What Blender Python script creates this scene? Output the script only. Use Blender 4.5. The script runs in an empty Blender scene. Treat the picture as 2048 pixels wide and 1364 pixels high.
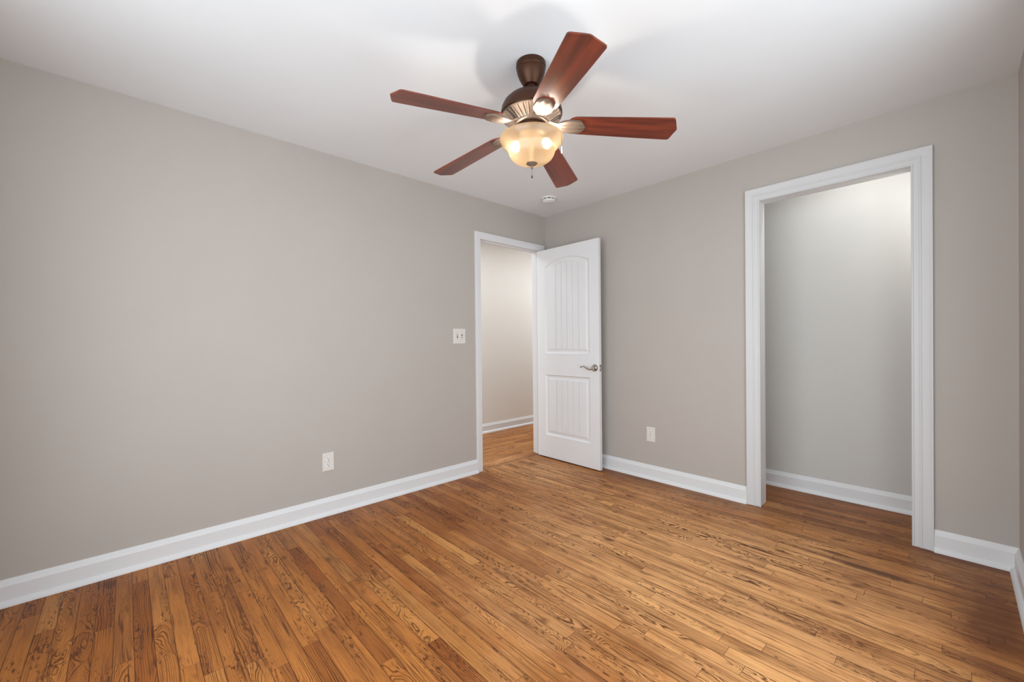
import bpy, bmesh, math, random
from mathutils import Vector, Matrix
random.seed(11)
D = bpy.data
SC = bpy.context.scene
COL = SC.collection
PI = math.pi

# ------------------------------------------------------------------ camera
cam_d = D.cameras.new('camera'); cam = D.objects.new('camera', cam_d); COL.objects.link(cam)
SC.camera = cam
FPX, YAW, ROLL, PITCH = 827.85, 0.8229, -0.0103, -0.0064
PX, PY = 1019.2, 689.2
cam_d.sensor_width = 36.0; cam_d.lens = 36.0 * FPX / 2048.0
cam_d.shift_x = (1024 - PX) / 2048.0; cam_d.shift_y = (PY - 682) / 2048.0
cam_d.clip_start = 0.02
fw = Vector((-math.sin(YAW) * math.cos(PITCH), math.cos(YAW) * math.cos(PITCH), math.sin(PITCH)))
rt = Vector((math.cos(YAW), math.sin(YAW), 0)); up = rt.cross(fw)
r2 = rt * math.cos(ROLL) + up * math.sin(ROLL); u2 = -rt * math.sin(ROLL) + up * math.cos(ROLL)
M = Matrix((r2, u2, -fw)).transposed().to_4x4(); M.translation = (2.8898, -3.1992, 1.1524)
cam.matrix_world = M

# ------------------------------------------------------------------ view, world, lamps and added fill
SC.view_settings.view_transform = 'Standard'; SC.view_settings.look = 'None'
SC.view_settings.exposure = 0.03; SC.view_settings.gamma = 1.0
SC.view_settings.use_curve_mapping = False
SC.cycles.use_denoising = True
SC.cycles.max_bounces = 10; SC.cycles.diffuse_bounces = 6; SC.cycles.glossy_bounces = 4
SC.cycles.transmission_bounces = 6; SC.cycles.transparent_max_bounces = 8
SC.cycles.sample_clamp_indirect = 6.0
W = D.worlds.new('world'); SC.world = W; W.use_nodes = True
W.node_tree.nodes['Background'].inputs[0].default_value = (0.85, 0.92, 1.0, 1)
W.node_tree.nodes['Background'].inputs[1].default_value = 0.6

def area(name, loc, rot, sx, sy, watts, col=(1, 1, 1), spread=180):
    l = D.lights.new(name, 'AREA'); l.shape = 'RECTANGLE'; l.size = sx; l.size_y = sy
    l.energy = watts; l.color = col; l.spread = math.radians(spread)
    o = D.objects.new(name, l); COL.objects.link(o); o.location = loc; o.rotation_euler = rot
    return o
area('fill_light_back', (1.975, -3.93, 1.25), (PI / 2, 0, 0), 2.05, 2.0, 68, (0.87, 0.95, 1.0))  # added soft fill from behind the camera, set in an added window
area('fill_light_side', (3.23, -1.95, 1.25), (PI / 2, 0, PI / 2), 2.1, 2.0, 41, (0.87, 0.95, 1.0))  # added side fill that lights the left wall, out of view
area('hall_ceiling_lamp', (-0.50, 2.10, 2.38), (math.radians(-25), 0, 0), 0.45, 0.45, 30, (0.90, 0.96, 1.0))
area('hall_fill_rear', (-0.62, -2.3, 2.40), (0, 0, 0), 0.45, 0.45, 20, (0.90, 0.96, 1.0))  # unseen extra lamp, added to lift the hall brightness
area('hall_fill_middle', (-0.32, 0.55, 2.42), (0, 0, 0), 0.30, 0.45, 5.5, (0.90, 0.96, 1.0))  # unseen lamp added to even out the visible hall wall
area('hall_fill_door', (-0.75, -0.60, 2.42), (0, 0, 0), 0.45, 0.45, 7, (0.90, 0.96, 1.0))  # unseen lamp added to brighten the lower hall and jamb
area('closet_ceiling_lamp', (2.45, 0.20, 2.43), (0, 0, 0), 0.40, 0.10, 2.6, (0.94, 0.99, 1.0))
cl = D.lights.new('closet_bulb', 'POINT'); cl.energy = 4.0; cl.shadow_soft_size = 0.05; cl.color = (0.94, 0.99, 1.0)
co = D.objects.new('closet_bulb', cl); COL.objects.link(co); co.location = (2.98, 0.26, 1.98)

# ------------------------------------------------------------------ node helpers
def mat(name):
    m = D.materials.new(name); m.use_nodes = True
    nt = m.node_tree
    return m, nt, nt.nodes['Principled BSDF']
def nd(nt, t, **kw):
    n = nt.nodes.new(t)
    for k, v in kw.items(): setattr(n, k, v)
    return n
def lk(nt, a, b): nt.links.new(a, b)
def put(nt, sock, v):
    if hasattr(v, 'is_output') or isinstance(v, bpy.types.NodeSocket): nt.links.new(v, sock)
    else: sock.default_value = v
def mth(nt, op, a, b=None, c=None, clamp=False):
    n = nd(nt, 'ShaderNodeMath', operation=op, use_clamp=clamp)
    put(nt, n.inputs[0], a)
    if b is not None: put(nt, n.inputs[1], b)
    if c is not None: put(nt, n.inputs[2], c)
    return n.outputs[0]
def mixc(nt, f, a, b, mode='MIX'):
    n = nd(nt, 'ShaderNodeMix', data_type='RGBA', blend_type=mode)
    put(nt, n.inputs[0], f); put(nt, n.inputs[6], a); put(nt, n.inputs[7], b)
    return n.outputs[2]
def comb(nt, x, y, z):
    n = nd(nt, 'ShaderNodeCombineXYZ')
    put(nt, n.inputs[0], x); put(nt, n.inputs[1], y); put(nt, n.inputs[2], z)
    return n.outputs[0]
def noise(nt, vec, scale=1.0, detail=2.0, rough=0.5):
    n = nd(nt, 'ShaderNodeTexNoise')
    put(nt, n.inputs['Vector'], vec)
    n.inputs['Scale'].default_value = scale; n.inputs['Detail'].default_value = detail
    n.inputs['Roughness'].default_value = rough
    return n.outputs['Fac']
def sstep(nt, x, a, b):
    n = nd(nt, 'ShaderNodeMapRange', interpolation_type='SMOOTHSTEP')
    put(nt, n.inputs[0], x); n.inputs[1].default_value = a; n.inputs[2].default_value = b
    n.inputs[3].default_value = 0; n.inputs[4].default_value = 1
    return n.outputs[0]
def bump(nt, h, strength, dist):
    n = nd(nt, 'ShaderNodeBump'); n.inputs['Strength'].default_value = strength; n.inputs['Distance'].default_value = dist
    put(nt, n.inputs['Height'], h)
    return n.outputs[0]

def paint(name, col, rough=0.5, spec=0.35, bscale=90, bstr=0.06, bdist=0.002):
    m, nt, p = mat(name)
    tc = nd(nt, 'ShaderNodeTexCoord')
    n = noise(nt, tc.outputs['Object'], 3.0, 3.0)
    f = mth(nt, 'MULTIPLY_ADD', n, 0.05, 0.975)
    mx = mixc(nt, 1.0, (*col, 1), comb(nt, f, f, f), 'MULTIPLY')
    lk(nt, mx, p.inputs['Base Color'])
    p.inputs['Roughness'].default_value = rough; p.inputs['Specular IOR Level'].default_value = spec
    if bstr > 0:
        b = bump(nt, noise(nt, tc.outputs['Object'], bscale, 3.0), bstr, bdist)
        lk(nt, b, p.inputs['Normal'])
    return m
def metal(name, col, rough, metallic=1.0, var=0.15):
    m, nt, p = mat(name)
    tc = nd(nt, 'ShaderNodeTexCoord')
    n = noise(nt, tc.outputs['Object'], 40.0, 4.0)
    f = mth(nt, 'MULTIPLY_ADD', n, 2 * var, 1 - var)
    lk(nt, mixc(nt, 1.0, (*col, 1), comb(nt, f, f, f), 'MULTIPLY'), p.inputs['Base Color'])
    p.inputs['Metallic'].default_value = metallic
    lk(nt, mth(nt, 'MULTIPLY_ADD', n, 0.12, rough - 0.06), p.inputs['Roughness'])
    return m

M_WALL = paint('greige_wall_paint', (0.470, 0.430, 0.395), 0.62, 0.25, 140, 0.08, 0.0015)
M_HALL = paint('cream_wall_paint', (0.76, 0.725, 0.68), 0.62, 0.25, 140, 0.08, 0.0015)
M_CLOS = paint('pale_grey_closet_paint', (0.585, 0.568, 0.54), 0.62, 0.25, 140, 0.08, 0.0015)
M_CEIL = paint('white_ceiling_paint', (0.79, 0.812, 0.832), 0.8, 0.2, 120, 0.06, 0.0015)
M_TRIM = paint('white_gloss_trim_paint', (0.73, 0.73, 0.735), 0.42, 0.3, 25, 0.04, 0.002)
M_TRIM_DIM = paint('white_trim_paint_dimmed', (0.635, 0.635, 0.64), 0.45, 0.25, 25, 0.04, 0.002)  # trim white darkened to match the weaker light on the closet casing
M_DOOR = paint('white_door_paint', (0.755, 0.76, 0.77), 0.42, 0.35, 60, 0.02, 0.001)
M_PLATE = paint('ivory_plastic', (0.72, 0.68, 0.64), 0.35, 0.5, 20, 0.0)
M_WPLAS = paint('white_plastic', (0.78, 0.78, 0.77), 0.4, 0.5, 20, 0.0)
M_SLOT = paint('dark_slot', (0.03, 0.022, 0.02), 0.6, 0.2, 20, 0.0)
M_NICKEL = metal('satin_nickel', (0.50, 0.46, 0.42), 0.24)
M_BRASS = metal('dull_brass', (0.42, 0.34, 0.24), 0.3)
M_BRONZE = metal('dark_bronze', (0.062, 0.022, 0.009), 0.42, 0.6)
M_PEWTER = metal('antique_pewter', (0.27, 0.205, 0.16), 0.55, 0.75, 0.2)

# ------------------------------------------------------------------ oak strip flooring material
def oak_floor():
    m, nt, p = mat('oak_strip_flooring')
    uv = nd(nt, 'ShaderNodeUVMap', uv_map='grain'); s1 = nd(nt, 'ShaderNodeSeparateXYZ'); lk(nt, uv.outputs[0], s1.inputs[0])
    ev = nd(nt, 'ShaderNodeUVMap', uv_map='edge'); s2 = nd(nt, 'ShaderNodeSeparateXYZ'); lk(nt, ev.outputs[0], s2.inputs[0])
    at = nd(nt, 'ShaderNodeAttribute', attribute_name='plank'); s3 = nd(nt, 'ShaderNodeSeparateXYZ'); lk(nt, at.outputs['Vector'], s3.inputs[0])
    bt = nd(nt, 'ShaderNodeAttribute', attribute_name='board'); s4 = nd(nt, 'ShaderNodeSeparateXYZ'); lk(nt, bt.outputs['Vector'], s4.inputs[0])
    u, v = s1.outputs[0], s1.outputs[1]
    tone, seed, fig = s3.outputs[0], s3.outputs[1], s3.outputs[2]
    plen, aged, pith = s4.outputs[0], s4.outputs[1], s4.outputs[2]
    sz = mth(nt, 'MULTIPLY', seed, 37.0)
    A = lambda a, b: mth(nt, 'ADD', a, b)
    MUL = lambda a, b: mth(nt, 'MULTIPLY', a, b)
    # growth rings cut by the face of the board
    w1 = mth(nt, 'SUBTRACT', noise(nt, comb(nt, MUL(u, 3.2), MUL(v, 9.0), sz), 1.0, 2.0), 0.5)
    w2 = mth(nt, 'SUBTRACT', noise(nt, comb(nt, MUL(u, 11.0), MUL(v, 34.0), sz), 1.0, 2.0), 0.5)
    d = A(A(MUL(u, mth(nt, 'MULTIPLY_ADD', fig, 0.075, 0.012)), MUL(w1, mth(nt, 'MULTIPLY_ADD', fig, 0.17, 0.035))), MUL(w2, mth(nt, 'MULTIPLY_ADD', fig, 0.016, 0.004)))
    vv = A(v, pith)
    rr = mth(nt, 'SQRT', A(MUL(vv, vv), MUL(d, d)))
    ph = MUL(rr, mth(nt, 'MULTIPLY_ADD', sstep(nt, noise(nt, comb(nt, sz, 0.0, 3.0), 1.0, 0.0), 0.3, 0.7), 95.0, 105.0))
    ph = A(ph, MUL(noise(nt, comb(nt, MUL(rr, 60.0), sz, MUL(u, 0.6)), 1.0, 2.0), 3.2))
    fr = mth(nt, 'FRACT', ph)
    # sharp dark pore line then a fade
    ln = mth(nt, 'MULTIPLY', sstep(nt, fr, 0.42, 0.90), mth(nt, 'SUBTRACT', 1.0, sstep(nt, fr, 0.93, 1.0)))
    contrast = noise(nt, comb(nt, MUL(u, 2.5), MUL(v, 18.0), A(sz, 5.0)), 1.0, 1.0)
    ln = MUL(MUL(ln, sstep(nt, contrast, 0.28, 0.62)), mth(nt, 'MULTIPLY_ADD', sstep(nt, fig, 0.05, 0.45), 0.55, 0.45))
    # long pores / flecks
    por = noise(nt, comb(nt, MUL(u, 26.0), MUL(v, 700.0), sz), 1.0, 2.0)
    pores = sstep(nt, por, 0.56, 0.74)
    fib = noise(nt, comb(nt, MUL(u, 5.0), MUL(v, 210.0), A(sz, 9.0)), 1.0, 3.0, 0.6)
    # colour by board
    c1 = mixc(nt, sstep(nt, tone, 0.0, 0.5), (0.310, 0.093, 0.019, 1), (0.470, 0.172, 0.040, 1))
    base = mixc(nt, sstep(nt, tone, 0.5, 1.0), c1, (0.600, 0.265, 0.073, 1))
    # stains and paler areas in the room
    tc = nd(nt, 'ShaderNodeTexCoord'); ob = tc.outputs['Object']
    g1 = noise(nt, ob, 1.3, 3.0, 0.6)
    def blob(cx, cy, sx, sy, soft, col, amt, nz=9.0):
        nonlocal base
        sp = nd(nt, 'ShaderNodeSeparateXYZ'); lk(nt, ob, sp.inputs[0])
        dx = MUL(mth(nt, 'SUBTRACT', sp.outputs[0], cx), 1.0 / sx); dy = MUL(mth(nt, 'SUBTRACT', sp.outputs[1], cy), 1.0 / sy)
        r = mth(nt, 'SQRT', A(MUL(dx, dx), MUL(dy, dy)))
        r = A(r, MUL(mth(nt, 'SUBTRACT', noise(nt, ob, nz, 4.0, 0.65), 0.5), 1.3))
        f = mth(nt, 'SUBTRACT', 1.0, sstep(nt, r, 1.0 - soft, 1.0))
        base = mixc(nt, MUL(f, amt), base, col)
    # broad paler tone over the middle of the room and by the doorway
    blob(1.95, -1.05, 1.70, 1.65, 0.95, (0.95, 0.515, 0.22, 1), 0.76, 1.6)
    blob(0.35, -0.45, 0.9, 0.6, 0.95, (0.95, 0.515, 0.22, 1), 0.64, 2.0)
    cloud = noise(nt, comb(nt, MUL(u, 2.2), MUL(v, 22.0), A(sz, 3.0)), 1.0, 3.0, 0.6)
    base = mixc(nt, mth(nt, 'MULTIPLY', sstep(nt, cloud, 0.42, 0.75), 0.62), base, (0.205, 0.070, 0.026, 1))
    base = mixc(nt, mth(nt, 'MULTIPLY', sstep(nt, fib, 0.35, 0.75), 0.42), base, (0.19, 0.068, 0.024, 1))
    base = mixc(nt, MUL(pores, 0.45), base, (0.085, 0.028, 0.010, 1))
    base = mixc(nt, MUL(ln, 0.88), base, (0.070, 0.020, 0.006, 1))
    # wormy pits, knots and mineral streaks
    k1 = noise(nt, comb(nt, MUL(u, 3.0), MUL(v, 16.0), A(sz, 20.0)), 1.0, 1.0)
    k2 = noise(nt, comb(nt, MUL(u, 34.0), MUL(v, 120.0), A(sz, 31.0)), 1.0, 3.0, 0.65)
    pit = MUL(sstep(nt, k1, 0.52, 0.63), sstep(nt, k2, 0.53, 0.63))
    base = mixc(nt, MUL(pit, 0.8), base, (0.055, 0.017, 0.007, 1))
    k3 = noise(nt, comb(nt, MUL(u, 3.2), MUL(v, 95.0), A(sz, 44.0)), 1.0, 3.0, 0.6)
    base = mixc(nt, MUL(sstep(nt, k3, 0.61, 0.70), 0.8), base, (0.060, 0.020, 0.009, 1))
    k4 = noise(nt, comb(nt, MUL(u, 5.0), MUL(v, 13.0), A(sz, 55.0)), 1.0, 2.0)
    base = mixc(nt, MUL(sstep(nt, k4, 0.62, 0.76), 0.75), base, (0.085, 0.028, 0.010, 1))
    # older darker finish along the room's edge boards
    base = mixc(nt, mth(nt, 'MULTIPLY', aged, 0.62), base, (0.105, 0.030, 0.012, 1))
    # stains
    blob(2.98, -0.62, 0.16, 0.62, 0.8, (0.13, 0.040, 0.022, 1), 0.72, 5.0)
    blob(2.62, -0.50, 0.30, 0.045, 0.7, (0.085, 0.028, 0.018, 1), 0.75, 7.0)
    blob(2.45, -0.42, 0.17, 0.02, 0.7, (0.05, 0.018, 0.012, 1), 0.8, 9.0)
    blob(2.92, -0.03, 0.26, 0.10, 0.8, (0.12, 0.032, 0.018, 1), 0.6, 5.0)
    # paint and dust specks
    vo = nd(nt, 'ShaderNodeTexVoronoi'); vo.inputs['Scale'].default_value = 7.0; lk(nt, ob, vo.inputs['Vector'])
    spk = mth(nt, 'SUBTRACT', 1.0, sstep(nt, vo.outputs['Distance'], 0.010, 0.022))
    sc = nd(nt, 'ShaderNodeSeparateColor'); lk(nt, vo.outputs['Color'], sc.inputs[0])
    spk = MUL(spk, sstep(nt, sc.outputs[0], 0.55, 0.6))
    base = mixc(nt, MUL(spk, 0.6), base, (0.62, 0.52, 0.44, 1))
    # joints between boards
    s, t = s2.outputs[0], s2.outputs[1]
    et = mth(nt, 'SUBTRACT', 0.02925, mth(nt, 'ABSOLUTE', t))
    es = A(mth(nt, 'MINIMUM', s, mth(nt, 'SUBTRACT', plen, s)), 0.0004)
    wob = MUL(noise(nt, ob, 18.0, 2.0), 0.0011)
    gap = mth(nt, 'SUBTRACT', 1.0, sstep(nt, mth(nt, 'SUBTRACT', mth(nt, 'MINIMUM', et, es), wob), 0.0002, 0.0014))
    base = mixc(nt, MUL(gap, 0.68), base, (0.045, 0.014, 0.006, 1))
    lk(nt, base, p.inputs['Base Color'])
    lk(nt, mth(nt, 'MULTIPLY_ADD', g1, 0.22, 0.25), p.inputs['Roughness'])
    p.inputs['Specular IOR Level'].default_value = 0.11
    h = mth(nt, 'SUBTRACT', mth(nt, 'SUBTRACT', 1.0, MUL(gap, 0.9)), A(MUL(pit, 0.5), MUL(ln, 0.12)))
    lk(nt, bump(nt, h, 0.35, 0.0012), p.inputs['Normal'])
    return m
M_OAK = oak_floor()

def cherry():
    m, nt, p = mat('cherry_fan_blade_veneer')
    tc = nd(nt, 'ShaderNodeTexCoord'); s = nd(nt, 'ShaderNodeSeparateXYZ'); lk(nt, tc.outputs['Object'], s.inputs[0])
    oi = nd(nt, 'ShaderNodeObjectInfo'); rz = mth(nt, 'MULTIPLY', oi.outputs['Random'], 30.0)
    x, y = s.outputs[0], s.outputs[1]
    a = noise(nt, comb(nt, mth(nt, 'MULTIPLY', x, 2.2), mth(nt, 'MULTIPLY', y, 26.0), rz), 1.0, 3.0, 0.55)
    b = noise(nt, comb(nt, mth(nt, 'MULTIPLY', x, 9.0), mth(nt, 'MULTIPLY', y, 210.0), rz), 1.0, 3.0, 0.6)
    c = mixc(nt, sstep(nt, a, 0.3, 0.72), (0.225, 0.035, 0.010, 1), (0.088, 0.011, 0.004, 1))
    c = mixc(nt, mth(nt, 'MULTIPLY', sstep(nt, b, 0.42, 0.75), 0.45), c, (0.085, 0.014, 0.007, 1))
    lk(nt, c, p.inputs['Base Color'])
    p.inputs['Roughness'].default_value = 0.45; p.inputs['Specular IOR Level'].default_value = 0.3
    p.inputs['Coat Weight'].default_value = 0.6; p.inputs['Coat Roughness'].default_value = 0.30
    return m
M_CHERRY = cherry()

def amber_glass():
    m = D.materials.new('amber_frosted_glass'); m.use_nodes = True; nt = m.node_tree; nt.nodes.clear()
    out = nd(nt, 'ShaderNodeOutputMaterial'); tc = nd(nt, 'ShaderNodeTexCoord')
    n = noise(nt, tc.outputs['Object'], 14.0, 4.0, 0.6)
    col = mixc(nt, sstep(nt, n, 0.3, 0.75), (0.125, 0.088, 0.050, 1), (0.090, 0.056, 0.028, 1))
    tr = nd(nt, 'ShaderNodeBsdfTranslucent'); lk(nt, col, tr.inputs[0])
    df = nd(nt, 'ShaderNodeBsdfDiffuse'); lk(nt, mixc(nt, 0.55, col, (0.52, 0.39, 0.29, 1)), df.inputs[0])
    tp = nd(nt, 'ShaderNodeBsdfRefraction'); tp.inputs['Color'].default_value = (1.0, 0.86, 0.66, 1); tp.inputs['Roughness'].default_value = 0.5; tp.inputs['IOR'].default_value = 1.22
    gl = nd(nt, 'ShaderNodeBsdfGlossy'); gl.inputs['Roughness'].default_value = 0.25
    a = nd(nt, 'ShaderNodeMixShader'); a.inputs[0].default_value = 0.35; lk(nt, tr.outputs[0], a.inputs[1]); lk(nt, df.outputs[0], a.inputs[2])
    b = nd(nt, 'ShaderNodeMixShader'); b.inputs[0].default_value = 0.16; lk(nt, a.outputs[0], b.inputs[1]); lk(nt, tp.outputs[0], b.inputs[2])
    c = nd(nt, 'ShaderNodeMixShader'); c.inputs[0].default_value = 0.05; lk(nt, b.outputs[0], c.inputs[1]); lk(nt, gl.outputs[0], c.inputs[2])
    lk(nt, c.outputs[0], out.inputs[0])
    return m
M_GLASS = amber_glass()
def bulb_mat():
    m, nt, p = mat('lit_bulb')
    p.inputs['Base Color'].default_value = (1, 1, 1, 1)
    p.inputs['Emission Color'].default_value = (1.0, 0.93, 0.83, 1)
    p.inputs['Emission Strength'].default_value = 400.0
    return m
M_BULB = bulb_mat()
def pane_mat():
    m = D.materials.new('added_window_glass'); m.use_nodes = True; nt = m.node_tree; nt.nodes.clear()
    out = nd(nt, 'ShaderNodeOutputMaterial'); tp = nd(nt, 'ShaderNodeBsdfTransparent'); gl = nd(nt, 'ShaderNodeBsdfGlossy')
    gl.inputs['Roughness'].default_value = 0.02
    a = nd(nt, 'ShaderNodeMixShader'); a.inputs[0].default_value = 0.06
    lk(nt, tp.outputs[0], a.inputs[1]); lk(nt, gl.outputs[0], a.inputs[2]); lk(nt, a.outputs[0], out.inputs[0])
    return m
M_PANE = pane_mat()

# ------------------------------------------------------------------ mesh helpers
def obj(name, bm, m, parent=None, smooth=False, autosmooth=None):
    me = D.meshes.new(name)
    bmesh.ops.recalc_face_normals(bm, faces=bm.faces)
    bm.to_mesh(me); bm.free()
    if m: me.materials.append(m)
    o = D.objects.new(name, me); COL.objects.link(o)
    if parent: o.parent = parent
    if smooth:
        for f in me.polygons: f.use_smooth = True
        if autosmooth:
            me.set_sharp_from_angle(angle=math.radians(autosmooth))
    return o
def empty(name, loc=(0, 0, 0), rot=(0, 0, 0)):
    o = D.objects.new(name, None); COL.objects.link(o); o.location = loc; o.rotation_euler = rot
    o.empty_display_size = 0.1
    return o
def tag(o, label, cat, kind=None, group=None):
    o['label'] = label; o['category'] = cat
    if kind: o['kind'] = kind
    if group: o['group'] = group
    return o
def box(bm, x0, x1, y0, y1, z0, z1):
    vs = [bm.verts.new((x, y, z)) for x in (x0, x1) for y in (y0, y1) for z in (z0, z1)]
    for f in ((0, 1, 3, 2), (4, 6, 7, 5), (0, 4, 5, 1), (2, 3, 7, 6), (0, 2, 6, 4), (1, 5, 7, 3)):
        bm.faces.new([vs[i] for i in f])
    return vs
def bevel_all(bm, w, seg=2):
    bmesh.ops.bevel(bm, geom=list(bm.edges), offset=w, segments=seg, profile=0.5, affect='EDGES', clamp_overlap=True)
def lathe(bm, prof, n=64, center=(0, 0, 0), cap=False):
    rings = []
    for r, z in prof:
        if r < 1e-6: rings.append([bm.verts.new((center[0], center[1], center[2] + z))])
        else: rings.append([bm.verts.new((center[0] + r * math.cos(2 * PI * i / n), center[1] + r * math.sin(2 * PI * i / n), center[2] + z)) for i in range(n)])
    for a, b in zip(rings[:-1], rings[1:]):
        for i in range(n):
            j = (i + 1) % n
            if len(a) == 1 and len(b) == 1: continue
            if len(a) == 1: bm.faces.new((a[0], b[i], b[j]))
            elif len(b) == 1: bm.faces.new((a[i], b[0], a[j]))
            else: bm.faces.new((a[i], b[i], b[j], a[j]))
def tube(bm, pts, rad, n=10):
    pts = [Vector(q) for q in pts]
    rads = rad if isinstance(rad, (list, tuple)) else [rad] * len(pts)
    prev = None; rings = []
    for i, q in enumerate(pts):
        t = (pts[min(i + 1, len(pts) - 1)] - pts[max(i - 1, 0)]).normalized()
        a = Vector((0, 0, 1)) if abs(t.z) < 0.9 else Vector((1, 0, 0))
        if prev is not None: a = prev
        b = t.cross(a).normalized(); a = b.cross(t).normalized(); prev = a
        rings.append([bm.verts.new(q + rads[i] * (math.cos(2 * PI * k / n) * a + math.sin(2 * PI * k / n) * b)) for k in range(n)])
    for r0, r1 in zip(rings[:-1], rings[1:]):
        for k in range(n):
            j = (k + 1) % n; bm.faces.new((r0[k], r1[k], r1[j], r0[j]))
    bm.faces.new(rings[0]); bm.faces.new(rings[-1][::-1])
def sweep(bm, pairs_fn, prof, npts, closed_prof=True):
    """prof: list of (offset, depth); pairs_fn(offset, depth) -> list of npts points along the run"""
    cols = [[bm.verts.new(q) for q in pairs_fn(o, d)] for o, d in prof]
    m = len(cols)
    rng = range(m) if closed_prof else range(m - 1)
    for i in rng:
        a, b = cols[i], cols[(i + 1) % m]
        for k in range(npts - 1):
            bm.faces.new((a[k], a[k + 1], b[k + 1], b[k]))
    if closed_prof:
        bm.faces.new([c[0] for c in cols]); bm.faces.new([c[-1] for c in cols][::-1])

# ------------------------------------------------------------------ room
H = 2.44; RX = 3.10; RY = -3.80; TH = 0.115
HALLX = -1.185; CLY = 0.555; CLX0 = 1.55
DY0, DY1, DZ = -0.868, -0.088, 2.074        # casing inner edges of the doorway (in the wall x = 0)
CX0, CX1, CZ = 1.977, 2.722, 2.100          # casing inner edges of the closet (in the wall y = 0)
JR = 0.005; JB = 0.024

def structure(name, bm, m, label, cat):
    o = obj(name, bm, m); tag(o, label, cat, 'structure'); return o

bm = bmesh.new()
box(bm, -TH, 0, RY - TH, DY0 - JB, 0, H); box(bm, -TH, 0, DY1 + JB, 3.0, 0, H)
box(bm, -TH, 0, DY0 - JB, DY1 + JB, DZ + JB, H)
structure('wall_left', bm, M_WALL, 'long greige painted wall with the hallway doorway at its far end', 'wall')
bm = bmesh.new()
box(bm, 0, CX0 - JB, 0, TH, 0, H); box(bm, CX1 + JB, RX + TH, 0, TH, 0, H); box(bm, CX0 - JB, CX1 + JB, 0, TH, CZ + JB, H)
structure('wall_far', bm, M_WALL, 'greige painted wall with the open white-cased closet', 'wall')
bm = bmesh.new()
wy0, wy1, wz0, wz1 = -3.00, -0.90, 0.25, 2.25
box(bm, RX, RX + TH, RY - TH, wy0, 0, H); box(bm, RX, RX + TH, wy1, 0.7, 0, H)
box(bm, RX, RX + TH, wy0, wy1, 0, wz0); box(bm, RX, RX + TH, wy0, wy1, wz1, H)
structure('wall_right', bm, M_WALL, 'greige painted side wall at the right-hand corner', 'wall')
bm = bmesh.new()
vx0, vx1, vz0, vz1 = 0.95, 3.00, 0.25, 2.25
box(bm, 0, vx0, RY - TH, RY, 0, H); box(bm, vx1, RX, RY - TH, RY, 0, H)
box(bm, vx0, vx1, RY - TH, RY, 0, vz0); box(bm, vx0, vx1, RY - TH, RY, vz1, H)
structure('wall_back', bm, M_WALL, 'greige painted wall behind the camera with an added window', 'wall')
bm = bmesh.new(); box(bm, 0, RX, RY, 0, H, H + 0.05)
structure('ceiling', bm, M_CEIL, 'smooth white bedroom ceiling around the fan', 'ceiling')
# closet and hall shells
bm = bmesh.new()
box(bm, CLX0 - 0.1, RX + TH, CLY, CLY + 0.1, 0, H); box(bm, CLX0 - 0.1, CLX0, TH, CLY, 0, H)
structure('wall_closet', bm, M_CLOS, 'pale grey wall inside the closet behind the cased opening', 'wall')
bm = bmesh.new(); box(bm, CLX0 - 0.1, RX + TH, TH, CLY + 0.1, H, H + 0.05)
structure('ceiling_closet', bm, M_CEIL, 'white closet ceiling above the cased opening', 'ceiling')
bm = bmesh.new()
box(bm, HALLX - 0.1, HALLX, -3.0, 3.1, 0, H); box(bm, HALLX, -TH, -3.0, -2.9, 0, H); box(bm, HALLX, -TH, 3.0, 3.1, 0, H)
structure('wall_hall', bm, M_HALL, 'cream hallway wall seen through the open doorway', 'wall')
bm = bmesh.new(); box(bm, HALLX - 0.1, -TH, -3.0, 3.1, H, H + 0.05)
structure('ceiling_hall', bm, M_CEIL, 'white hallway ceiling beyond the doorway', 'ceiling')

# added windows behind and beside the camera, sized for soft even fill
def window(name, label, along, c0, c1, z0, z1, at, sgn):
    root = empty(name); tag(root, label, 'window', 'structure')
    def bx(bm, a0, a1, zz0, zz1, d0, d1):
        if along == 'x': box(bm, a0, a1, min(at + sgn * d0, at + sgn * d1), max(at + sgn * d0, at + sgn * d1), zz0, zz1)
        else: box(bm, min(at + sgn * d0, at + sgn * d1), max(at + sgn * d0, at + sgn * d1), a0, a1, zz0, zz1)
    bm = bmesh.new(); w = 0.05
    bx(bm, c0, c0 + w, z0, z1, 0.02, 0.08); bx(bm, c1 - w, c1, z0, z1, 0.02, 0.08)
    bx(bm, c0 + w, c1 - w, z0, z0 + w, 0.02, 0.08); bx(bm, c0 + w, c1 - w, z1 - w, z1, 0.02, 0.08)
    bx(bm, c0 + w, c1 - w, (z0 + z1) / 2 - 0.02, (z0 + z1) / 2 + 0.02, 0.03, 0.07)
    obj('added_window_frame', bm, M_TRIM, root)
    bm = bmesh.new(); bx(bm, c0 + w, c1 - w, z0 + w, z1 - w, 0.05, 0.054); obj('added_window_pane', bm, M_PANE, root)
    bm = bmesh.new()
    bx(bm, c0 - 0.07, c0, z0 - 0.07, z1 + 0.07, -0.016, 0); bx(bm, c1, c1 + 0.07, z0 - 0.07, z1 + 0.07, -0.016, 0)
    bx(bm, c0, c1, z1, z1 + 0.07, -0.016, 0); bx(bm, c0, c1, z0 - 0.07, z0, -0.03, 0)
    obj('added_window_casing', bm, M_TRIM, root)
window('added_window_1', 'added white framed window in the wall behind the camera', 'x', vx0, vx1, vz0, vz1, RY, -1)
window('added_window_2', 'added white framed window in the side wall beside the camera', 'y', wy0, wy1, wz0, wz1, RX, 1)

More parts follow.
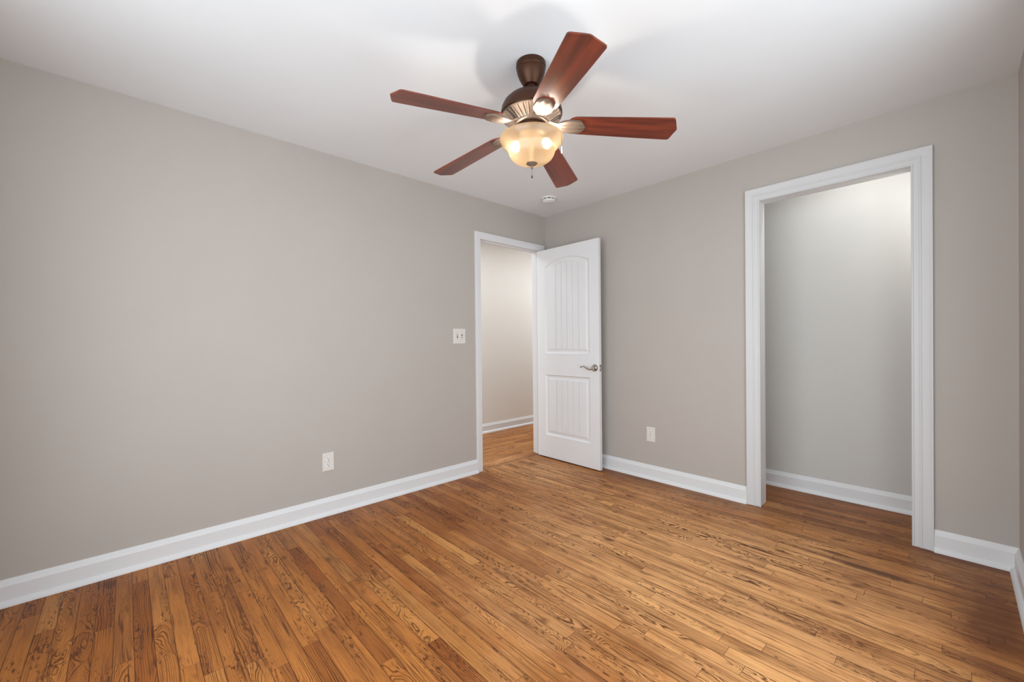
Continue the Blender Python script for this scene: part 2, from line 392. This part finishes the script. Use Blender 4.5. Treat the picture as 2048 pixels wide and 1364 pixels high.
# ------------------------------------------------------------------ floors: one mesh of boards each
def floor(name, label, x0, x1, y0, y1, along, pw, seed, agedf, pale=0.0):
    rnd = random.Random(seed)
    verts, faces, guv, euv, a1, a2 = [], [], [], [], [], []
    lo, hi, c0, c1 = (x0, x1, y0, y1) if along == 'x' else (y0, y1, x0, x1)
    c = c1
    row = 0
    while c > c0 - pw:
        ca, cb = c - pw, c
        s = lo - rnd.uniform(0, 0.8)
        while s < hi:
            L = rnd.choice((rnd.uniform(0.22, 0.5), rnd.uniform(0.4, 0.9), rnd.uniform(0.7, 1.5)))
            a, b = max(s, lo), min(s + L, hi)
            if b > a:
                i = len(verts)
                for (q, t) in ((a, ca), (b, ca), (b, cb), (a, cb)):
                    t = min(max(t, c0), c1)
                    verts.append((q, t, 0) if along == 'x' else (t, q, 0))
                faces.append((i, i + 1, i + 2, i + 3) if along == 'x' else (i, i + 3, i + 2, i + 1))
                uo, flip = rnd.uniform(0, 4), rnd.choice((-1, 1))
                mid = (ca + cb) / 2
                idx = [(a, ca), (b, ca), (b, cb), (a, cb)]
                if along != 'x': idx = [idx[0], idx[3], idx[2], idx[1]]
                us = rnd.uniform(-0.6, 0.6)
                for (q, t) in idx:
                    guv.append((us + flip * (q - s - L / 2), flip * (t - mid)))
                    euv.append((q - s, t - mid))
                tone = min(1, max(0, rnd.gauss(0.5 + pale, 0.24)))
                fig = rnd.random() ** 1.4
                pith = rnd.choice((rnd.uniform(-0.02, 0.02), rnd.uniform(0.02, 0.09), -rnd.uniform(0.02, 0.09)))
                sd = rnd.random() * 20; ag = agedf((a + b) / 2, mid, rnd)
                for _ in range(4):
                    a1.append((tone, sd, fig)); a2.append((L, ag, pith))
            s += L
        c -= pw; row += 1
    me = D.meshes.new(name); me.from_pydata(verts, [], faces)
    g = me.uv_layers.new(name='grain'); e = me.uv_layers.new(name='edge')
    A1 = me.attributes.new('plank', 'FLOAT_VECTOR', 'CORNER'); A2 = me.attributes.new('board', 'FLOAT_VECTOR', 'CORNER')
    g = me.uv_layers['grain']; e = me.uv_layers['edge']
    g.data.foreach_set('uv', [k for q in guv for k in q]); e.data.foreach_set('uv', [k for q in euv for k in q])
    me.attributes['plank'].data.foreach_set('vector', [k for q in a1 for k in q])
    me.attributes['board'].data.foreach_set('vector', [k for q in a2 for k in q])
    me.materials.append(M_OAK); me.update()
    o = D.objects.new(name, me); COL.objects.link(o); tag(o, label, 'floor', 'structure')
    return o
PW = 0.0585
def aged_room(a, mid, rnd):
    if mid > 0.0: return rnd.uniform(0.1, 0.5)
    if mid > -0.16: return rnd.uniform(0.55, 0.85)
    return 0.0 if rnd.random() < 0.8 else rnd.uniform(0.1, 0.4)
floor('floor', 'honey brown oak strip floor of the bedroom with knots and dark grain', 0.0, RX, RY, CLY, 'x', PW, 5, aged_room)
floor('floor_hall', 'oak strip floor of the hallway running across the doorway', HALLX, -0.001, -2.9, 3.0, 'y', PW, 9, lambda a, m, r: 0.5 if m > -0.06 else r.uniform(0, 0.1), 0.32)

# ------------------------------------------------------------------ baseboards
BB = [(0.0, 0.0), (0.033, 0.0), (0.0326, 0.005), (0.0308, 0.011), (0.0270, 0.0175), (0.0222, 0.0225), (0.0172, 0.0250), (0.0165, 0.0255), (0.0165, 0.0885), (0.0155, 0.0900), (0.0120, 0.0945), (0.0085, 0.1020), (0.0060, 0.1110), (0.0035, 0.1158), (0.0, 0.116)]
def baseboard(name, label, p0, p1, nrm, e0=0, e1=0):
    """run from p0 to p1 along the wall foot, nrm points into the room; e0/e1: mitre slope at the ends"""
    bm = bmesh.new(); p0 = Vector((*p0, 0)); p1 = Vector((*p1, 0)); n = Vector((*nrm, 0)); t = (p1 - p0).normalized()
    def fn(o, z): return [p0 + n * o + t * (o * e0) + Vector((0, 0, z)), p1 + n * o - t * (o * e1) + Vector((0, 0, z))]
    sweep(bm, fn, BB, 2)
    o = obj(name, bm, M_TRIM, smooth=True, autosmooth=25); tag(o, label, 'baseboard', 'structure'); return o
CW1, CW2 = 0.062, 0.086
baseboard('baseboard_left', 'white baseboard along the long left wall', (0, RY), (0, DY0 - CW1), (1, 0), 1, 0)
baseboard('baseboard_far', 'white baseboard between the open door and the closet', (0, 0), (CX0 - CW2, 0), (0, -1), 1, 0)
baseboard('baseboard_far_corner', 'short white baseboard between closet and right corner', (CX1 + CW2, 0), (RX, 0), (0, -1), 0, 1)
baseboard('baseboard_right', 'white baseboard of the side wall at the right corner', (RX, 0), (RX, RY), (-1, 0), 1, 1)
baseboard('baseboard_back', 'white baseboard of the wall behind the camera', (RX, RY), (0, RY), (0, 1), 1, 1)
baseboard('baseboard_closet', 'white baseboard on the back wall of the closet', (CLX0, CLY), (RX, CLY), (0, -1))
baseboard('baseboard_hall', 'white baseboard on the hallway wall through the doorway', (HALLX, -2.9), (HALLX, 3.0), (1, 0))

# ------------------------------------------------------------------ casings and jambs
def frame_pts(a0, a1, z1, o):
    return [(a0 - o, 0.0), (a0 - o, z1 + o), (a1 + o, z1 + o), (a1 + o, 0.0)]
def casing(name, label, plane, a0, a1, z1, prof, parent=None):
    bm = bmesh.new()
    def fn(o, d):
        out = []
        for a, z in frame_pts(a0, a1, z1, o):
            out.append(Vector((d, a, z)) if plane == 'x' else Vector((a, -d, z)))
        return out
    sweep(bm, fn, prof, 4)
    o = obj(name, bm, M_TRIM if plane == 'x' else M_TRIM_DIM, parent, smooth=True, autosmooth=25)
    return o
P_DOOR = [(0, 0), (0, 0.008), (0.003, 0.011), (0.012, 0.0105), (0.020, 0.013), (0.040, 0.0145), (0.056, 0.0165), (0.060, 0.016), (CW1, 0.013), (CW1, 0)]
P_CLO = [(0, 0), (0, 0.010), (0.003, 0.013), (0.008, 0.013), (0.0105, 0.010), (0.030, 0.011), (0.033, 0.014), (0.0365, 0.016), (0.040, 0.016), (0.043, 0.0135), (0.066, 0.0145), (0.074, 0.017), (0.080, 0.021), (CW2 - 0.001, 0.0215), (CW2, 0.020), (CW2, 0)]
def jamb_bm(plane, a0, a1, z1, stop=None):
    bm = bmesh.new(); w = 0.02; e = JR
    def bx(p0, p1, q0, q1, zz0, zz1):
        if plane == 'x': box(bm, q0, q1, p0, p1, zz0, zz1)
        else: box(bm, p0, p1, q0, q1, zz0, zz1)
    lo, hi = (-TH - 0.002, 0.0) if plane == 'x' else (0.0, TH + 0.002)
    a0, a1, z1 = a0 - e, a1 + e, z1 + e
    bx(a0 - w, a0, lo, hi, 0, z1 + w); bx(a1, a1 + w, lo, hi, 0, z1 + w); bx(a0, a1, lo, hi, z1, z1 + w)
    if stop:
        s0, s1, t = stop
        bx(a0, a0 + t, s0, s1, 0, z1); bx(a1 - t, a1, s0, s1, 0, z1); bx(a0 + t, a1 - t, s0, s1, z1 - t, z1)
    return bm
r = empty('trim_1', (0, 0, 0)); tag(r, 'white casing and jamb around the hallway doorway', 'door frame', 'structure')
casing('door_casing', '', 'x', DY0, DY1, DZ, P_DOOR, r)
obj('door_jamb', jamb_bm('x', DY0, DY1, DZ, (-0.075, -0.040, 0.011)), M_TRIM, r)
bm = bmesh.new()                                      # strike plate on the latch-side jamb
box(bm, -0.034, -0.006, DY0 - JR, DY0 - JR + 0.0015, 0.888, 0.945); obj('strike_plate', bm, M_NICKEL, r)
r = empty('trim_2', (0, 0, 0)); tag(r, 'moulded white casing and jamb around the closet opening', 'door frame', 'structure')
casing('closet_casing', '', 'y', CX0, CX1, CZ, P_CLO, r)
obj('closet_jamb', jamb_bm('y', CX0, CX1, CZ), M_TRIM, r)

# ------------------------------------------------------------------ the open door
LW, LT, LH, LZ0 = 0.750, 0.034, 2.050, 0.010
door = empty('door_1', (0.008, -0.143, 0.0), (0, 0, math.radians(-0.6)))
tag(door, 'white two-panel arched plank door standing open against the far wall', 'door', 'structure')
def door_leaf():
    """local x along the leaf from the hinge, y = 0 front face (towards -y), z up"""
    bm = bmesh.new()
    X0, X1, Z0, Z1 = 0.0, LW, LZ0, LZ0 + LH
    N = 40
    gro = [0.205, 0.360, 0.515, 0.670, 0.825]
    ts = sorted(set([i / N for i in range(N + 1)] + [g + k for g in gro for k in (-0.010, 0.0, 0.010)]))
    def loop(px0, px1, pz0, pz1, rise, d):
        """inset loop by d, bottom left->right then top right->left"""
        hw = (px1 - px0) / 2; cx = (px0 + px1) / 2
        pts_b, pts_t = [], []
        if rise > 0:
            R = (hw * hw + rise * rise) / (2 * rise); zc = pz1 - R
        for t in ts:
            x = cx + (2 * t - 1) * (hw - d)
            pts_b.append((x, pz0 + d))
            if rise > 0: zt = zc + math.sqrt(max(1e-9, (R - d) ** 2 - (x - cx) ** 2))
            else: zt = pz1 - d
            pts_t.append((x, zt))
        return pts_b, pts_t
    prof = [(0.0, 0.0), (0.004, -0.0012), (0.010, 0.0040), (0.018, 0.0115), (0.024, 0.0130), (0.034, 0.0125), (0.050, 0.0060), (0.056, 0.0050)]
    fronts = []
    for (px0, px1, pz0, pz1, rise) in ((0.100, 0.655, 1.030, 1.960, 0.068), (0.100, 0.655, 0.225, 0.832, 0.0)):
        prev = None
        for d, dep in prof:
            b, t = loop(px0, px1, pz0, pz1, rise, d)
            vs = [bm.verts.new((x, dep, z)) for x, z in b] + [bm.verts.new((x, dep, z)) for x, z in reversed(t)]
            if prev is None: fronts.append(vs)
            else:
                n = len(vs)
                for i in range(n):
                    j = (i + 1) % n; bm.faces.new((prev[i], prev[j], vs[j], vs[i]))
            prev = vs
        # planked field with V grooves
        n = len(ts); top = prev[n:][::-1]; bot = prev[:n]
        d, dep = prof[-1]
        inset = []
        b, t = loop(px0, px1, pz0, pz1, rise, d + 0.0005)
        gb, gt = [], []
        for i, tt in enumerate(ts):
            g = any(abs(tt - q) < 1e-6 for q in gro)
            y = dep + (0.0100 if g else 0.0)
            gb.append(bm.verts.new((b[i][0], y, b[i][1]))); gt.append(bm.verts.new((t[i][0], y, t[i][1])))
        for i in range(n - 1):
            bm.faces.new((gb[i], gb[i + 1], gt[i + 1], gt[i]))
            bm.faces.new((bot[i], bot[i + 1], gb[i + 1], gb[i])); bm.faces.new((gt[i], gt[i + 1], top[i + 1], top[i]))
        bm.faces.new((bot[0], gb[0], gt[0], top[0])); bm.faces.new((gb[-1], bot[-1], top[-1], gt[-1]))
    B = 0.0015
    o4 = [bm.verts.new((x, 0, z)) for x, z in ((X0 + B, Z0 + B), (X1 - B, Z0 + B), (X1 - B, Z1 - B), (X0 + B, Z1 - B))]
    edges = [bm.edges.new((o4[i], o4[(i + 1) % 4])) for i in range(4)]
    for vs in fronts:
        n = len(vs)
        for i in range(n): edges.append(bm.edges.get((vs[i], vs[(i + 1) % n])))
    bmesh.ops.triangle_fill(bm, edges=edges, use_beauty=True)
    s4 = [bm.verts.new((x, B, z)) for x, z in ((X0, Z0), (X1, Z0), (X1, Z1), (X0, Z1))]
    k4 = [bm.verts.new((x, LT, z)) for x, z in ((X0, Z0), (X1, Z0), (X1, Z1), (X0, Z1))]
    for i in range(4):
        j = (i + 1) % 4
        bm.faces.new((o4[i], o4[j], s4[j], s4[i])); bm.faces.new((s4[i], s4[j], k4[j], k4[i]))
    bm.faces.new(k4[::-1])
    return bm
obj('door_leaf', door_leaf(), M_DOOR, door, smooth=True, autosmooth=12)
# lever handle: rose + curved lever
KX, KZ = 0.705, 0.915
bm = bmesh.new()
lathe(bm, [(0.0, 0.0), (0.033, 0.0), (0.033, 0.004), (0.030, 0.009), (0.020, 0.012), (0.015, 0.014), (0.0125, 0.030), (0.0, 0.030)], 32)
bmesh.ops.rotate(bm, verts=bm.verts, cent=(0, 0, 0), matrix=Matrix.Rotation(PI / 2, 3, 'X'))
bmesh.ops.translate(bm, verts=bm.verts, vec=(KX, 0, KZ))
handle = obj('door_handle', bm, M_NICKEL, door, smooth=True, autosmooth=40); handle['label'] = 'satin nickel door handle'
bm = bmesh.new()
pts, rad = [], []
for i in range(25):
    t = i / 24.0
    pts.append((KX + 0.012 - 0.142 * t, -0.040 - 0.006 * math.sin(PI * t), KZ - 0.002 + (0.014 * math.sin(2 * PI * (t * 0.95) + PI) * (0.5 + 0.6 * t) if t > 0 else 0) - 0.006 * t * t + 0.006 * t))
    rad.append(0.0115 - 0.0058 * min(1, t * 1.6) + (0.0005 if t > 0.9 else 0))
tube(bm, pts, rad, 12)
tube(bm, [(KX, -0.026, KZ), (KX, -0.048, KZ)], 0.0125, 16)
lv = obj('lever', bm, M_NICKEL, handle, smooth=True, autosmooth=50)
bm = bmesh.new(); box(bm, LW - 0.0005, LW + 0.0012, 0.005, 0.029, KZ - 0.029, KZ + 0.029)
box(bm, LW + 0.001, LW + 0.010, 0.011, 0.023, KZ - 0.007, KZ + 0.007)
lt = obj('latch', bm, M_NICKEL, door); lt['label'] = 'nickel latch plate on the door edge'
for hz in (0.25, 1.05, 1.83):
    bm = bmesh.new(); tube(bm, [(-0.004, LT + 0.002, hz - 0.045), (-0.004, LT + 0.002, hz + 0.045)], 0.006, 12)
    hg = obj('hinge', bm, M_NICKEL, door, smooth=True, autosmooth=50)

# ------------------------------------------------------------------ switch plate and outlets
def place_wall(o, plane, a, z):
    if plane == 'x': o.location = (0, a, z); o.rotation_euler = (0, 0, PI / 2)      # local -y looks to +x
    else: o.location = (a, 0, z)
def plate(w, h):
    bm = bmesh.new(); t = 0.006; s = 0.004
    f = [bm.verts.new((x, 0, z)) for x, z in ((-w / 2, -h / 2), (w / 2, -h / 2), (w / 2, h / 2), (-w / 2, h / 2))]
    g = [bm.verts.new((x, -t * 0.6, z)) for x, z in ((-w / 2, -h / 2), (w / 2, -h / 2), (w / 2, h / 2), (-w / 2, h / 2))]
    k = [bm.verts.new((x, -t, z)) for x, z in ((-w / 2 + s, -h / 2 + s), (w / 2 - s, -h / 2 + s), (w / 2 - s, h / 2 - s), (-w / 2 + s, h / 2 - s))]
    for A, B in ((f, g), (g, k)):
        for i in range(4):
            j = (i + 1) % 4; bm.faces.new((A[i], A[j], B[j], B[i]))
    bm.faces.new(k); bm.faces.new(f[::-1])
    return bm
def screw(parent, x, z):
    bm = bmesh.new()
    lathe(bm, [(0, 0.0), (0.0033, 0.0), (0.0028, 0.0012), (0, 0.0014)], 14)
    bmesh.ops.rotate(bm, verts=bm.verts, cent=(0, 0, 0), matrix=Matrix.Rotation(PI / 2, 3, 'X'))
    bmesh.ops.translate(bm, verts=bm.verts, vec=(x, -0.0059, z))
    obj('screw', bm, M_BRASS, parent)
sw = empty('light_switch'); place_wall(sw, 'x', -1.104, 1.206)
tag(sw, 'double light switch plate on the left wall beside the doorway casing', 'light switch')
obj('cover_plate', plate(0.126, 0.128), M_PLATE, sw)
for sx in (-0.024, 0.024):
    bm = bmesh.new(); box(bm, sx - 0.0062, sx + 0.0062, -0.0064, -0.0055, -0.014, 0.014); sl = obj('toggle_slot', bm, M_SLOT, sw)
    bm = bmesh.new()
    vs = box(bm, sx - 0.0045, sx + 0.0045, -0.018, -0.005, -0.006, 0.006)
    for q in vs:
        if q.co.y < -0.01: q.co.z = q.co.z * 0.6 + (0.009 if sx < 0 else -0.009)
    bevel_all(bm, 0.001, 1); obj('toggle', bm, M_PLATE, sw)
    for sz in (-0.031, 0.031): screw(sw, sx, sz)
def outlet(label, plane, a, z):
    o = empty('power_outlet'); place_wall(o, plane, a, z); tag(o, label, 'outlet', group='wall outlets')
    obj('cover_plate', plate(0.076, 0.122), M_PLATE, o)
    for sz in (-0.0205, 0.0205):
        bm = bmesh.new(); n = 28; ring0, ring1, ring2 = [], [], []
        for i in range(n):
            t = 2 * PI * i / n
            x = 0.0178 * math.cos(t); zz = max(-0.0142, min(0.0142, 0.0178 * math.sin(t)))
            ring0.append(bm.verts.new((x, -0.0055, zz + sz))); ring1.append(bm.verts.new((x, -0.0072, zz + sz))); ring2.append(bm.verts.new((x * 0.93, -0.0078, zz * 0.93 + sz)))
        for A, B in ((ring0, ring1), (ring1, ring2)):
            for i in range(n):
                j = (i + 1) % n; bm.faces.new((A[i], A[j], B[j], B[i]))
        bm.faces.new(ring2)
        s = obj('socket', bm, M_WPLAS, o)
        bm = bmesh.new()
        box(bm, -0.0079, -0.0051, -0.0081, -0.007, sz + 0.000, sz + 0.0095); box(bm, 0.0051, 0.0079, -0.0081, -0.007, sz + 0.001, sz + 0.0085)
        lathe(bm, [(0, 0.0), (0.0030, 0.0), (0.0030, 0.0011), (0, 0.0011)], 14, (0, 0, 0))
        bmesh.ops.rotate(bm, verts=bm.verts[-1:] if False else [v for v in bm.verts if abs(v.co.x) < 0.0031 and abs(v.co.y) < 0.0035], cent=(0, 0, 0), matrix=Matrix.Rotation(PI / 2, 3, 'X'))
        for v in bm.verts:
            if abs(v.co.x) < 0.0031 and v.co.y > -0.0035: v.co += Vector((0, -0.0070, sz - 0.0065))
        obj('slots', bm, M_SLOT, s)
    screw(o, 0, 0)
    return o
outlet('double wall outlet low on the long left wall above the baseboard', 'x', -2.203, 0.355)
outlet('double wall outlet on the far wall between open door and closet', 'y', 1.160, 0.370)

# ------------------------------------------------------------------ smoke detector
sd = empty('smoke_detector', (0.405, -0.395, H))
tag(sd, 'round white smoke detector on the ceiling by the far corner', 'smoke detector')
bm = bmesh.new(); lathe(bm, [(0, 0), (0.068, 0), (0.068, -0.006), (0.062, -0.010), (0, -0.010)], 48); obj('base', bm, M_WPLAS, sd, True, 30)
bm = bmesh.new(); lathe(bm, [(0, -0.010), (0.048, -0.010), (0.048, -0.019), (0, -0.019)], 48); q = obj('vent', bm, M_SLOT, sd, True, 30); q['label'] = 'dark vent slot'
bm = bmesh.new(); lathe(bm, [(0.0, -0.018), (0.056, -0.018), (0.058, -0.021), (0.056, -0.030), (0.046, -0.036), (0, -0.038)], 48); obj('cover', bm, M_WPLAS, sd, True, 30)
for k in range(8):
    bm = bmesh.new()
    vs = box(bm, 0.046, 0.056, -0.004, 0.004, -0.019, -0.009)
    bmesh.ops.rotate(bm, verts=vs, cent=(0, 0, 0), matrix=Matrix.Rotation(2 * PI * (k + 0.5) / 8, 3, 'Z'))
    obj('rib', bm, M_WPLAS, sd)

# ------------------------------------------------------------------ ceiling fan
fan = empty('ceiling_fan', (1.553, -1.806, H))
tag(fan, 'five-blade cherry and bronze ceiling fan with a lit amber glass bowl', 'ceiling fan')
Z = lambda z: z - H
def fpart(name, prof, m, n=64, parent=None, auto=35, label=None):
    bm = bmesh.new(); lathe(bm, [(r_, Z(z)) for r_, z in prof], n)
    o = obj(name, bm, m, parent or fan, True, auto)
    if label: o['label'] = label
    return o
fpart('canopy', [(0, 2.44), (0.068, 2.44), (0.069, 2.428), (0.068, 2.416), (0.0655, 2.413), (0.0655, 2.408), (0.0645, 2.398), (0.056, 2.374), (0.044, 2.352), (0.035, 2.339), (0.026, 2.336), (0.024, 2.350), (0, 2.352)], M_BRONZE)
fpart('downrod', [(0, 2.352), (0.019, 2.350), (0.021, 2.338), (0.014, 2.330), (0.013, 2.300), (0.024, 2.296), (0.026, 2.286), (0, 2.280)], M_BRONZE)
fpart('motor_housing', [(0, 2.293), (0.035, 2.293), (0.060, 2.291), (0.088, 2.284), (0.110, 2.272), (0.128, 2.254), (0.138, 2.234), (0.142, 2.214), (0.1425, 2.202), (0.139, 2.198), (0, 2.198)], M_BRONZE, label='dark bronze domed motor housing')
# fluted vent ring under the motor
bm = bmesh.new()
nf = 32; n = nf * 8; rings = []
for (r_, z, amp) in ((0.137, 2.199, 0), (0.139, 2.194, 0), (0.134, 2.191, 0), (0.128, 2.189, 0.8), (0.112, 2.181, 1), (0.096, 2.172, 1), (0.086, 2.166, 0.8), (0.080, 2.163, 0), (0.079, 2.157, 0), (0.074, 2.154, 0), (0.066, 2.152, 0)):
    rg = []
    for i in range(n):
        a = 2 * PI * i / n; ph = (i % 8) / 8.0
        g = 0.006 * amp if ph >= 0.5 else 0.0
        rg.append(bm.verts.new((r_ * math.cos(a), r_ * math.sin(a), Z(z + g))))
    rings.append(rg)
for a, b in zip(rings[:-1], rings[1:]):
    for i in range(n):
        j = (i + 1) % n; bm.faces.new((a[i], b[i], b[j], a[j]))
q = obj('vent_ring', bm, M_PEWTER, fan, True, 30); q['label'] = 'fluted pewter ring under the motor'
fpart('flywheel', [(0.0, 2.154), (0.064, 2.154), (0.064, 2.146), (0.070, 2.144), (0.070, 2.136), (0.058, 2.134), (0, 2.134)], M_BRONZE)
fpart('switch_housing', [(0.0, 2.136), (0.056, 2.136), (0.058, 2.128), (0.054, 2.122), (0.062, 2.119), (0.062, 2.113), (0.050, 2.108), (0, 2.108)], M_PEWTER)

R0, R1 = 0.165, 0.631
TILT, DROOP = math.radians(10.8), math.radians(5.2)
def blade_bm():
    """local: x outward, y = counter-clockwise edge (the lower one), z up"""
    bm = bmesh.new(); t = 0.0055
    out = []
    w0, w1 = 0.055, 0.0695
    # root with rounded corners, going counter-clockwise in x/y
    def yw(x): return w0 + (w1 - w0) * (x - R0) / (R1 - R0)
    for k in range(7):
        a = PI + (PI / 2) * k / 6
        out.append((R0 + 0.045 + 0.045 * math.cos(a), -yw(R0) + 0.045 + 0.045 * math.sin(a)))
    out += [(R1 - 0.10, -yw(R1 - 0.10)), (R1 - 0.007, -w1)]
    out += [(R1 - 0.001, -w1 + 0.003), (R1 + 0.003, -w1 + 0.010), (R1 + 0.011, -0.040), (R1 + 0.019, -0.018), (R1 + 0.0245, -0.004), (R1 + 0.0252, 0.002)]
    out += [(R1 + 0.022, 0.011), (R1 + 0.016, 0.030), (R1 + 0.010, w1 - 0.016), (R1 + 0.006, w1 - 0.004), (R1 - 0.002, w1)]
    out += [(R1 - 0.12, yw(R1 - 0.12))]
    for k in range(7):
        a = PI / 2 + (PI / 2) * k / 6
        out.append((R0 + 0.045 + 0.045 * math.cos(a), yw(R0) - 0.045 + 0.045 * math.sin(a)))
    lo = [bm.verts.new((x, y, 0)) for x, y in out]; hi = [bm.verts.new((x, y, t)) for x, y in out]
    bm.faces.new(lo[::-1]); bm.faces.new(hi)
    n = len(out)
    for i in range(n):
        j = (i + 1) % n; bm.faces.new((lo[i], lo[j], hi[j], hi[i]))
    bmesh.ops.bevel(bm, geom=[e for e in bm.edges if abs(e.verts[0].co.z - e.verts[1].co.z) < 1e-6], offset=0.0012, segments=2, profile=0.5, affect='EDGES')
    return bm
def iron_bm():
    """leaf-shaped blade iron under the blade root with an arm to the flywheel"""
    bm = bmesh.new()
    st = [(0.060, 0.014, 0.013), (0.085, 0.013, 0.010), (0.108, 0.014, 0.000), (0.125, 0.019, -0.006), (0.140, 0.029, -0.009), (0.156, 0.037, -0.010), (0.175, 0.041, -0.010), (0.195, 0.041, -0.010), (0.212, 0.040, -0.009), (0.224, 0.036, -0.008), (0.231, 0.030, -0.006), (0.234, 0.024, -0.004)]
    m = 17; rows_b, rows_t = [], []
    for x, w, z in st:
        rb, rt_ = [], []
        for k in range(m):
            s = -1 + 2 * k / (m - 1)
            rid = 0.0042 * (0.5 + 0.5 * math.cos(s * 3 * PI)) if x > 0.12 else 0.003 * (1 - s * s)
            e = 1 - abs(s) ** 4
            rb.append(bm.verts.new((x + 0.012 * (1 - s * s) * (1 if x > 0.2 else 0), w * s, z - rid * e)))
            rt_.append(bm.verts.new((x + 0.012 * (1 - s * s) * (1 if x > 0.2 else 0), w * s, (-0.0002 if x > 0.13 else z + 0.006))))
        rows_b.append(rb); rows_t.append(rt_)
    for R in (rows_b, rows_t):
        for a, b in zip(R[:-1], R[1:]):
            for k in range(m - 1): bm.faces.new((a[k], b[k], b[k + 1], a[k + 1]))
    for a, b, c, d in zip(rows_b[:-1], rows_b[1:], rows_t[:-1], rows_t[1:]):
        for k in (0, m - 1): bm.faces.new((a[k], b[k], d[k], c[k]))
    for k in range(m - 1):
        bm.faces.new((rows_b[0][k], rows_b[0][k + 1], rows_t[0][k + 1], rows_t[0][k]))
        bm.faces.new((rows_b[-1][k], rows_b[-1][k + 1], rows_t[-1][k + 1], rows_t[-1][k]))
    return bm
bl = obj('blade', blade_bm(), M_CHERRY, fan)
ir = obj('blade_iron', iron_bm(), M_PEWTER, bl, True, 40); ir['label'] = 'pewter leaf-shaped blade iron'
PH0 = math.radians(258.34)
def set_blade(b, k):
    a = PH0 + k * 2 * PI / 5
    b.matrix_local = Matrix.Translation((0, 0, Z(2.1605))) @ Matrix.Rotation(a, 4, 'Z') @ Matrix.Rotation(DROOP, 4, 'Y') @ Matrix.Rotation(-TILT, 4, 'X')
    b.parent = fan
# blade order: the first one reaches to the left wall side
set_blade(bl, 0)
for k in range(1, 5):
    b = bl.copy(); COL.objects.link(b); b.parent = fan; set_blade(b, k)
    i2 = ir.copy(); COL.objects.link(i2); i2.parent = b

# glass bowl
bm = bmesh.new()
GP = [(0.138, 2.099), (0.1455, 2.096), (0.1470, 2.091), (0.1445, 2.083), (0.137, 2.071), (0.125, 2.059), (0.1145, 2.050), (0.109, 2.043), (0.1075, 2.034), (0.104, 2.021), (0.095, 2.006), (0.080, 1.994), (0.058, 1.985), (0.032, 1.980), (0.004, 1.979)]
lathe(bm, [(r_, Z(z)) for r_, z in GP], 72)
glass = obj('glass_bowl', bm, M_GLASS, fan, True); glass['label'] = 'amber frosted glass bowl lit from inside'
fpart('finial', [(0, 1.986), (0.012, 1.986), (0.024, 1.982), (0.026, 1.979), (0.023, 1.976), (0.012, 1.971), (0.0065, 1.967), (0.0065, 1.958), (0.005, 1.956), (0, 1.956)], M_PEWTER, 32)
fpart('stem', [(0, 2.11), (0.006, 2.11), (0.006, 1.978), (0, 1.978)], M_PEWTER, 16)
cr = Vector((rt.x, rt.y, 0)); cf = Vector((-fw.x, -fw.y, 0)).normalized()
for (a, b, zz) in ((-0.066, 0.012, 2.058), (0.058, 0.012, 2.074)):
    bm = bmesh.new()
    lathe(bm, [(0, -0.018), (0.0068, -0.0165), (0.0108, -0.012), (0.0124, -0.006), (0.0112, 0.002), (0.0088, 0.008), (0.008, 0.016), (0, 0.016)], 24)
    bmesh.ops.translate(bm, verts=bm.verts, vec=cr * a + cf * b + Vector((0, 0, Z(zz))))
    q = obj('light_bulb', bm, M_BULB, fan, True); q['label'] = 'glowing bulb inside the glass bowl'
    bm = bmesh.new()
    tube(bm, [cr * a * 0.35 + cf * b * 0.35 + Vector((0, 0, Z(2.112))), cr * a * 0.7 + cf * b * 0.7 + Vector((0, 0, Z(2.104))), cr * a + cf * b + Vector((0, 0, Z(zz + 0.016)))], [0.008, 0.010, 0.010], 14)
    obj('bulb_socket', bm, M_PEWTER, fan, True, 40)
# pull chains
def chain(pts, fob_z, fm):
    bm = bmesh.new(); tube(bm, pts, 0.0011, 6)
    c = obj('pull_chain', bm, M_BRASS, fan)
    e = Vector(pts[-1]); bm = bmesh.new()
    lathe(bm, [(0, 0.002), (0.002, 0), (0.0028, -fob_z * 0.4), (0.0042, -fob_z * 0.85), (0.0026, -fob_z), (0, -fob_z)], 12)
    bmesh.ops.translate(bm, verts=bm.verts, vec=e); obj('fob', bm, fm, c, True)
s0 = cr * 0.050 + cf * 0.024; s1 = cr * 0.128 + cf * 0.082
chain([s0 + Vector((0, 0, Z(2.118))), s1 * 0.92 + Vector((0, 0, Z(2.116))), s1 + Vector((0, 0, Z(2.108))), s1 + Vector((0, 0, Z(2.020)))], 0.032, M_WPLAS)
chain([Vector((0, 0, Z(1.958))), Vector((0, 0, Z(1.925)))], 0.012, M_BRONZE)
